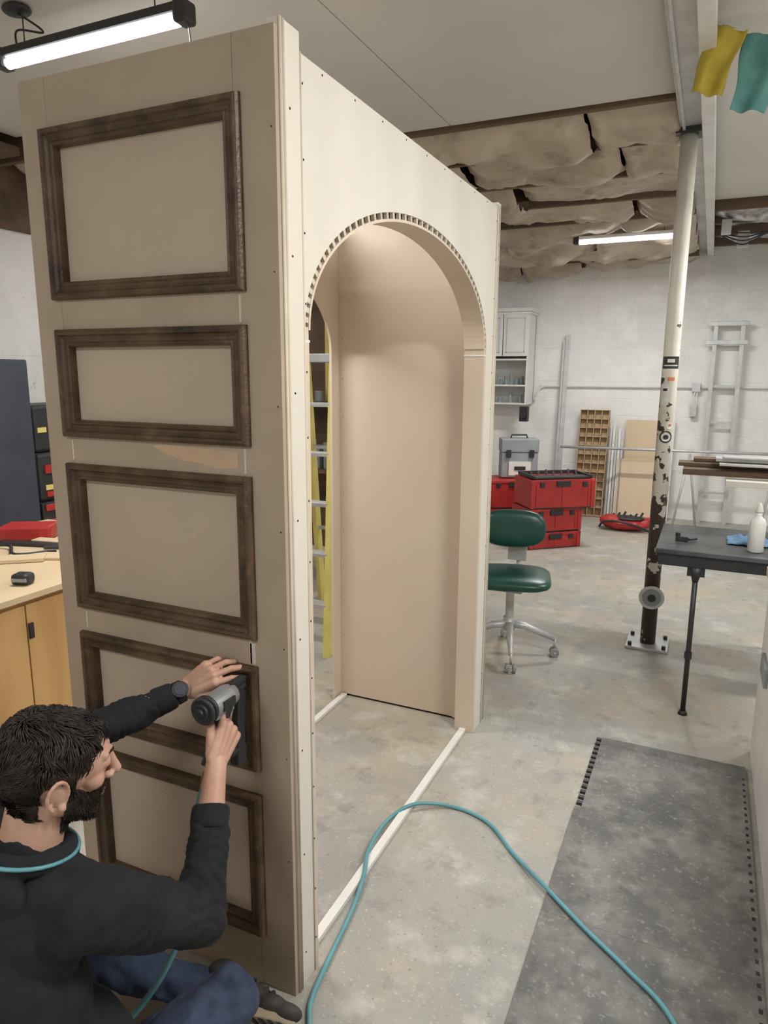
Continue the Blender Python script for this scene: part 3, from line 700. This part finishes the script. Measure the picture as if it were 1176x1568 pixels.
for k in range(6): box(bm,-2.4+k*.16,-2.28+k*.16,3.55,3.8,.926,1.1+.04*(k%2))
fin(bm,'cans','greypl',e,bevel=.003)
bm=bmesh.new()
for k,h in enumerate((.75,.9,.6)): box(bm,-1.98+k*.16,-1.92+k*.16,3.7,3.73,1.466,1.466+h)
fin(bm,'spirit_levels','yellow',e,bevel=.003)
bm=bmesh.new();box(bm,-2.4,-1.45,3.96,3.975,.33,2.4);fin(bm,'back_board','joist',e)

# ------------------------------------------------------------------ nail gun
e=empty('brad_nail_gun',(-.12,-.12,.9));gx,gz=-.120,.915
bm=bmesh.new();tube(bm,[(gx,y,gz) for y in(-.075,-.08,-.10,-.165,-.172)],[.016,.026,.030,.030,.026],24)
box(bm,gx-.016,gx+.016,-.16,-.09,gz-.035,gz-.01)
fin(bm,'silver_body','alu',e,smooth=False,bevel=.002)
bm=bmesh.new()
tube(bm,[(gx,y,gz) for y in(-.026,-.03,-.06,-.076)],[.006,.009,.013,.018],16)
for y in(-.168,-.182): tube(bm,[(gx,y,gz),(gx,y-.004,gz),(gx,y-.009,gz),(gx,y-.012,gz)],[.031,.0345,.0345,.031],24)
cyl(bm,(gx,-.17,gz),(gx,-.20,gz),.026,.020,24);cyl(bm,(gx,-.20,gz),(gx,-.206,gz),.012,.010,16)
for sx in(-1,1): box(bm,gx+sx*.030-.003,gx+sx*.030+.003,-.150,-.105,gz-.012,gz+.012)
box(bm,gx-.009,gx+.009,-.11,-.03,gz+.012,gz+.028)
hd=V((0,-.48,-.877));h0=V((gx,-.108,.895));h1=h0+hd*.145
tube(bm,[h0,h0+hd*.04,h0+hd*.10,h1],[.021,.0175,.0175,.020],16)
tube(bm,[h1,V((gx,-.07,.755))],[.013,.012],10)
fin(bm,'black_grip','blackpl',e,smooth=False,bevel=.0015)
bm=bmesh.new();T=Matrix.Translation((gx,-.05,.91))@Matrix.Rotation(math.radians(-4),4,'X');box(bm,-.011,.011,-.016,.016,-.185,.0,T);box(bm,-.014,.014,-.018,.018,-.195,-.15,T);fin(bm,'magazine','blackpl',e,bevel=.004)
bm=bmesh.new();tube(bm,crom([(gx,-.085,.885),(gx,-.082,.87),(gx,-.088,.855)]),.004,8);fin(bm,'trigger','alu',e,smooth=True)
bm=bmesh.new();cyl(bm,h1,h1+hd*.05,.008,n=12);cyl(bm,h1+hd*.015,h1+hd*.035,.012,n=6);fin(bm,'air_fitting','brass',e)
bm=bmesh.new();q=h1+hd*.05
tube(bm,crom([q,q+hd*.05,(-.11,-.23,.60),(-.10,-.30,.46),(-.105,-.37,.38),(-.13,-.42,.32),(-.17,-.50,.25),(-.21,-.52,.10),(-.24,-.44,.03),(-.10,-.28,.010),(-.06,-.25,.010)],8),.0072,12);fin(bm,'supply_hose','teal',e,smooth=True)

# ------------------------------------------------------------------ the man
man=empty('seated_man',(-.25,-.65,0))
ShR=V((-.075,-.60,.72));ElR=V((.000,-.375,.548));ShL=V((-.42,-.56,.73));ElL=V((-.395,-.31,.835))
NB=V((-.235,-.585,.775));PEL=V((-.26,-.76,.17));KR=V((-.015,-.275,.235));KL=V((-.47,-.30,.22))
def basis(y,z):
    y=V(y).normalized();z=V(z);z=(z-y*z.dot(y)).normalized();x=y.cross(z);return Matrix((x,y,z)).transposed()
Rr=basis((.02,.66,.72),(1,-.25,.05))
mcpR=h0+hd*.055+V((.029,.008,0))
WrR=mcpR-Rr@V((0,.085,0))
Rl=basis((.78,.20,.58),(-.18,-.95,.30))
WrL=V((-.258,-.085,.900))
bm=bmesh.new()
ell(bm,(-.25,-.70,.34),(.17,.145,.20));ell(bm,(-.245,-.665,.52),(.185,.14,.19));ell(bm,(-.245,-.625,.655),(.178,.11,.12))
ell(bm,(-.155,-.62,.33),(.155,.14,.17));ell(bm,(-.12,-.60,.27),(.14,.13,.11))
capsule(bm,ShL,ShR,.075,.078);capsule(bm,(-.245,-.62,.70),NB+V((0,.0,.015)),.085,.066)
ell(bm,PEL+V((0.03,.05,.08)),(.185,.16,.14))
capsule(bm,ShR+V((-.02,0,0)),ShR.lerp(ElR,.5),.078,.068);capsule(bm,ShR.lerp(ElR,.5),ElR,.068,.057)
cufR=ElR.lerp(WrR,.54);capsule(bm,ElR,cufR,.056,.044)
capsule(bm,ShL,ShL.lerp(ElL,.5),.073,.060);capsule(bm,ShL.lerp(ElL,.5),ElL,.060,.050)
cufL=ElL.lerp(WrL,.70);capsule(bm,ElL,cufL,.050,.037)
def shd(c):
    a=.012*noise.fractal(c*8,1.0,2.0,3)
    for J,Dv in ((ElR,WrR-ElR),(ElR,ShR-ElR),(ElL,WrL-ElL)):
        dn=Dv.normalized();t=(c-J).dot(dn);rr=((c-J)-dn*t).length
        if -.02<t<.2 and rr<.10:
            ph=t*95+noise.noise(c*11)*7+(c.x+c.y)*20
            a+=.0055*(abs(math.sin(ph))**.6-.6)
    return a
fin(remesh(bm,.006,5,shd),'sweater','shirt',man,smooth=True)
bm=bmesh.new()
def cuff(c,d,r):
    d=d.normalized();tube(bm,[c-d*.01,c+d*.01,c+d*.034,c+d*.042],[r*1.04,r*1.06,r*1.02,r*.92],20)
cuff(cufR+(WrR-ElR).normalized()*.014,WrR-ElR,.042);cuff(cufL+(WrL-ElL).normalized()*.008,WrL-ElL,.035)
P=[]
for k in range(25):
    a=2*math.pi*k/24;P.append(NB+V((math.cos(a)*.088,-.005+math.sin(a)*.075,.015-.02*math.sin(a))))
tube(bm,P,.020,12,False)
ell(bm,NB+V((-.01,-.085,-.03)),(.11,.045,.07))
fin(remesh(bm,.005,3,lambda c:.004*noise.noise(c*22)),'cuffs_and_hood','shirt',man,smooth=True)
bm=bmesh.new();P=[]
for k in range(33):
    a=2*math.pi*k/32;P.append(NB+V((math.cos(a)*.106,-.008+math.sin(a)*.094,.028-.024*math.sin(a)-.006*abs(math.cos(a)))))
tube(bm,P,.0040,8,False);fin(bm,'neck_lanyard','teal',man,smooth=True)
AR=V((-.28,-.50,.075));AL=V((-.155,-.145,.075))
bm=bmesh.new();ell(bm,PEL,(.175,.15,.13))
capsule(bm,PEL+V((.09,.03,0)),KR,.098,.073);capsule(bm,KR,AR,.068,.05)
capsule(bm,PEL+V((-.09,.03,0)),KL,.098,.073);capsule(bm,KL,AL+V((-.03,-.01,0)),.066,.047)
fin(remesh(bm,.008,5,lambda c:.008*noise.fractal(c*13,1.0,2.0,3)+.003*math.sin(c.x*90+c.z*60+noise.noise(c*8)*5)),'jeans','jeans',man,smooth=True)
def shoe(nm,heel,toe,up):
    R=basis(V(toe)-V(heel),up);L_=(V(toe)-V(heel)).length
    def pt(x,y,z): return V(heel)+R@V((x,y,z))
    bm=bmesh.new()
    for y,w_,h,zc in ((.03,.036,.045,.05),(.09,.038,.048,.052),(.15,.042,.038,.042),(.20,.046,.03,.034),(.245,.038,.024,.028)):
        ell(bm,pt(0,y*L_/.28,zc),(w_,.05,h),R)
    ell(bm,pt(0,.035,.085),(.04,.048,.035),R)
    fin(remesh(bm,.005,5),nm+'_upper','shoe',man,smooth=True)
    bm=bmesh.new();P=[]
    for k in range(28):
        a=2*math.pi*k/28;y=math.sin(a);P.append(pt((.046 if y>0 else .038)*math.cos(a)*(1-.12*abs(y)),L_*.5+L_*.52*y,0))
    poly(bm,P,R@V((0,0,.022)));fin(bm,nm+'_sole','sole',man,bevel=.004)
    bm=bmesh.new()
    for k in range(5): tube(bm,crom([pt(-.026,.10+.02*k,.075-.004*k),pt(0,.105+.02*k,.092-.006*k),pt(.026,.10+.02*k,.075-.004*k)],4),.003,6)
    for k in range(10): box(bm,-.036,.036,.02+k*.025,.03+k*.025,-.004,0,Matrix.Translation(V(heel))@R.to_4x4())
    fin(bm,nm+'_laces','blackpl',man,smooth=False)
shoe('left_shoe',(-.18,-.185,.055),(.07,-.130,.055),(0,.85,.53))
shoe('right_shoe',(-.24,-.50,.04),(-.46,-.62,.03),(.2,-.6,1))
def hand(nm,wr,R,side,curls,elbow,fr,thumb,spread=1.0):
    bm=bmesh.new();P=lambda x,y,z:wr+R@V((x*side,y,z))
    mx=[.030,.0105,-.009,-.027];my=[.088,.092,.087,.078]
    for i in range(4):
        capsule(bm,P(mx[i]*.55,.008,-.002),P(mx[i],my[i],0),.0155,.0115,12)
    capsule(bm,P(.018,.02,-.010),P(.024,.072,-.010),.016,.012,12);capsule(bm,P(-.016,.02,-.009),P(-.018,.068,-.008),.016,.012,12)
    ell(bm,wr,(.026,.02,.019),R)
    ln=[(.040,.025,.020),(.044,.029,.021),(.041,.027,.021),(.032,.020,.019)]
    nails=bmesh.new();rad=[.0092,.0094,.0089,.0080]
    for i in range(4):
        p=V((mx[i],my[i],0));ang=0;sp=(1.5-i)*math.radians(4)*spread
        for s in range(3):
            ang+=math.radians(curls[i][s]);d=V((math.sin(sp)*math.cos(ang),math.cos(ang),-math.sin(ang)));q=p+d*ln[i][s]
            r0=rad[i]*(1-.09*s);r1=rad[i]*(1-.09*(s+1))
            capsule(bm,P(*p),P(*q),r0,r1,12);ell(bm,P(*p),(r0*1.08,)*3,seg=12)
            if s==2:
                nv=V((0,math.sin(ang),math.cos(ang)));c=q-d*.002+nv*(r1*.80)
                X=V((side,0,0));dd=V((d.x*side,d.y,d.z));nn=V((0,nv.y,nv.z))
                Rn=R@Matrix((X,dd,nn)).transposed();ell(nails,P(*c),(.0052,.0068,.0022),Rn,12)
            p=q
    tp=[V(t) for t in thumb]
    rr=[.0165,.0125,.0115,.0095]
    for a,b,r0,r1 in zip(tp,tp[1:],rr,rr[1:]): capsule(bm,P(*a),P(*b),r0,r1,12)
    c=tp[-1]+V((.004,0,.0065));ell(nails,P(*c),(.006,.0075,.003),R,12)
    capsule(bm,P(.012,.012,-.008),P(*(tp[1]+V((-.004,0,-.002)))),.017,.014,12)
    el=V(elbow)
    capsule(bm,wr,wr.lerp(el,.28),.0245,.030,20);capsule(bm,wr.lerp(el,.28),wr.lerp(el,fr),.030,.034,20)
    fin(remesh(bm,.0023,4,lambda c:.0005*noise.noise(c*120)),nm,'skin',man,smooth=True)
    fin(nails,nm+'_nails','nail',man,smooth=True)
hand('right_hand',WrR,Rr,-1,[(38,45,20),(62,78,45),(64,80,48),(66,80,48)],ElR,.50,
     [(.014,.02,-.008),(.034,.052,-.016),(.030,.078,-.034),(.020,.098,-.046)],.2)
hand('left_hand',WrL,Rl,1,[(34,46,30),(28,44,30),(30,46,32),(36,50,34)],ElL,.36,
     [(.018,.018,-.006),(.044,.045,-.010),(.056,.073,-.018),(.056,.098,-.026)],1.1)
bm=bmesh.new();ax=(ElL-WrL).normalized();wc=WrL+ax*.020
tube(bm,[wc-ax*.011,wc-ax*.010,wc+ax*.010,wc+ax*.011],[.0265,.0285,.0295,.0275],28)
fin(bm,'watch_strap','blackpl',man,smooth=True)
nz=V((.5,-.7,.55));nz=(nz-ax*nz.dot(ax)).normalized();bm=bmesh.new();cyl(bm,wc+nz*.024,wc+nz*.038,.021,n=28);fin(bm,'watch_case','blackpl',man,bevel=.002)
bm=bmesh.new();cyl(bm,wc+nz*.038,wc+nz*.0395,.0145,n=28);fin(bm,'watch_face','navy',man)

HC=V((-.205,-.525,.930))
fy=V((.50,.87,0)).normalized();pitch=math.radians(-8)
yv=(fy*math.cos(pitch)+V((0,0,1))*math.sin(pitch)).normalized()
xv=yv.cross(V((0,0,1))).normalized();zv=xv.cross(yv)
RH=Matrix((xv,yv,zv)).transposed()@Matrix.Rotation(math.radians(4),3,'Y')
TH=Matrix.Translation(HC)@RH.to_4x4()
hb=bmesh.new()
ell(hb,(0,-.018,.028),(.077,.100,.082),seg=32);ell(hb,(0,.022,-.045),(.056,.064,.062));ell(hb,(0,.048,.02),(.060,.046,.060))
ell(hb,(0,.060,-.088),(.026,.024,.020))
for s in(-1,1):
    capsule(hb,(s*.057,-.005,-.045),(s*.022,.062,-.088),.018,.016);ell(hb,(s*.038,.058,-.010),(.024,.023,.022))
    capsule(hb,(s*.012,.090,.036),(s*.044,.074,.038),.0095,.0085);ell(hb,(s*.012,.096,-.024),(.0085,.011,.008))
    ell(hb,(s*.031,.076,.020),(.018,.016,.013));ell(hb,(s*.031,.0800,.0235),(.0135,.0115,.0075))
    for a0 in range(0,12):
        a=math.radians(-70+a0*24);b_=math.radians(-70+(a0+1)*24)
        capsule(hb,(s*(.084+.005*math.sin(a)+.006*math.cos(a)),-.014-.019*math.cos(a),-.006+.032*math.sin(a)),(s*(.084+.005*math.sin(b_)+.006*math.cos(b_)),-.014-.019*math.cos(b_),-.006+.032*math.sin(b_)),.0045,.0045,8)
    ell(hb,(s*.076,-.012,-.006),(.009,.015,.026));ell(hb,(s*.081,-.004,-.034),(.006,.008,.009))
capsule(hb,(0,.086,.040),(0,.104,.0),.0085,.010);capsule(hb,(0,.104,.0),(0,.113,-.018),.010,.0115)
ell(hb,(0,.084,-.050),(.024,.012,.0065));ell(hb,(0,.082,-.062),(.021,.012,.0075));ell(hb,(0,.080,-.046),(.028,.012,.02))
nbL=TH.inverted()@(NB+V((0,0,-.01)))
capsule(hb,(0,-.028,-.045),nbL,.056,.060,20)
hm=remesh(hb,.0028,3)
hm.normal_update()
def isear(p): return abs(p.x)>.0745 and -.045<p.y<.012 and p.z<.03
def inhair(p):
    x,y,z=p
    if isear(p): return False
    if y>.035: return z>.074+.012*noise.noise(V((x*40,y*20,0)))
    if y>.012: return z>.040
    if y>-.040: return z>.022
    return z>-.062+.01*noise.noise(V((x*50,y*50,0)))
def inbeard(p):
    x,y,z=p
    if isear(p): return False
    if z<-.108 or z>.035: return False
    if abs(x)<.024 and -.070<z<-.044 and y>.082: return False
    if y>.072 and abs(x)<.036 and z>-.050: return z<-.034 and y<.106
    if y<.002: return False
    if y<.020: return z<.034
    return z<-.030+.6*max(0,(.05-y))
hair_pts=[];beard_pts=[]
for v in hm.verts:
    if inhair(v.co): hair_pts.append((v.co.copy(),v.normal.copy()))
    elif inbeard(v.co): beard_pts.append((v.co.copy(),v.normal.copy()))
def shell(test,offf,nm,nscale,namp):
    b2=hm.copy()
    bmesh.ops.delete(b2,geom=[f for f in b2.faces if not all(test(v.co) for v in f.verts)],context='FACES')
    b2.normal_update();mv=[(v,v.co+v.normal*(offf(v.co)*(.1 if v.is_boundary else 1)+namp*noise.noise(v.co*nscale))) for v in b2.verts]
    for v,c in mv:v.co=c
    for v in b2.verts:v.co=TH@v.co
    fin(b2,nm,'hair',man,smooth=True)
shell(inhair,lambda c:.0015+.002*max(0,min(1,(c.z+.02)/.06)),'hair_cap',60,.0008);shell(inbeard,lambda c:.0012,'beard_base',120,.0008)
for v in hm.verts:v.co=TH@v.co
fin(hm,'head','skin',man,smooth=True)
bm=bmesh.new();C0=V((0,-.018,.028));RR=V((.077,.100,.082));crown=V((.01,-.055,.108))
def strand(bm,pts,r0):
    n=len(pts);tube(bm,[TH@p for p in pts],[r0*(1-.75*(i/(n-1))**2) for i in range(n)],3,True)
def radial(p):
    return V(((p.x-C0.x)/RR.x,(p.y-C0.y)/RR.y,(p.z-C0.z)/RR.z))
# hair: each lock rises to a clumped height above the scalp, flows along it and settles at the tip
for i in range(7500):
    p,nv=random.choice(hair_pts)
    q0=radial(p);l0=max(q0.length,1.0)
    fl=(p-crown);fl=(fl-nv*fl.dot(nv))
    if fl.length<.01: fl=V((random.uniform(-1,1),random.uniform(-1,1),0))
    fl.normalize();cl=V(noise.noise_vector(p*24));cl=cl-nv*cl.dot(nv);fl=(fl+cl*1.9+V((0,-.25,.0))).normalized()
    low=max(0,min(1,(p.z-.005)/.06))
    L_=random.uniform(.014,.022)+low*random.uniform(.010,.024)
    hgt=.05+low*(.10+.12*noise.noise(p*26)+.05*random.random())
    pts=[p+nv*.001];q=p.copy()
    for s in range(6):
        f2=(s+1)/6
        q=q+fl*(L_/6)
        rq=radial(q);lr=rq.length
        tgt=l0+hgt*math.sin(min(1,.25+f2*.65)*math.pi*.95)**.7*(1 if f2<.8 else .85)
        if q.z>-.025:
            rq=rq*(tgt/lr);q=V((rq.x*RR.x+C0.x,rq.y*RR.y+C0.y,rq.z*RR.z+C0.z))
        else: q=q+nv*.0008
        nn=V((rq.x/RR.x,rq.y/RR.y,rq.z/RR.z)).normalized()
        fl=fl+V(noise.noise_vector(q*36))*.45;fl=(fl-nn*fl.dot(nn)).normalized();pts.append(q.copy())
    strand(bm,pts,random.uniform(.0009,.0016))
for p,nv in random.sample(beard_pts,min(2600,len(beard_pts))):
    d=(nv*.8+V((0,.1,-.9))+V(noise.noise_vector(p*60))*.5).normalized();strand(bm,[p,p+d*.004+nv*.0015,p+d*.008],.0007)
for s in(-1,1):
    for k in range(60):
        t=random.random();p=V((s*(.014+.026*t),.099-.016*t*t-.005*t,.037+.003*math.sin(t*3)+random.uniform(-.002,.002)));strand(bm,[p,p+V((s*.004,.001,.001)),p+V((s*.007,-.001,.0))],.0007)
fin(bm,'hair_strands','hair',man,smooth=True)
bm=bmesh.new();b2=bmesh.new()
for s in(-1,1):
    ell(bm,TH@V((s*.031,.0795,.016)),(.0105,)*3,seg=16);ell(b2,TH@V((s*.031,.0880,.0145)),(.0046,.003,.0046),RH,12)
fin(bm,'eyes','eyew',man,smooth=True);fin(b2,'irises','blackpl',man,smooth=True)

# ------------------------------------------------------------------ world, camera
w=bpy.data.worlds.new('world');w.use_nodes=True;bpy.context.scene.world=w
w.node_tree.nodes['Background'].inputs[0].default_value=(.9,.95,1,1);w.node_tree.nodes['Background'].inputs[1].default_value=.3
cam=bpy.data.cameras.new('camera');co=bpy.data.objects.new('camera',cam);COL.objects.link(co)
co.location=(.8995,-1.3926,1.70)
co.rotation_euler=(Matrix.Rotation(math.radians(24.7),3,'Z')@Matrix.Rotation(math.radians(90-11.3),3,'X')@Matrix.Rotation(math.radians(.3),3,'Z')).to_euler()
cam.sensor_fit='HORIZONTAL';cam.sensor_width=36;cam.lens=1070/1176*36;cam.clip_start=.05
bpy.context.scene.camera=co
bpy.context.scene.view_settings.view_transform='Standard'
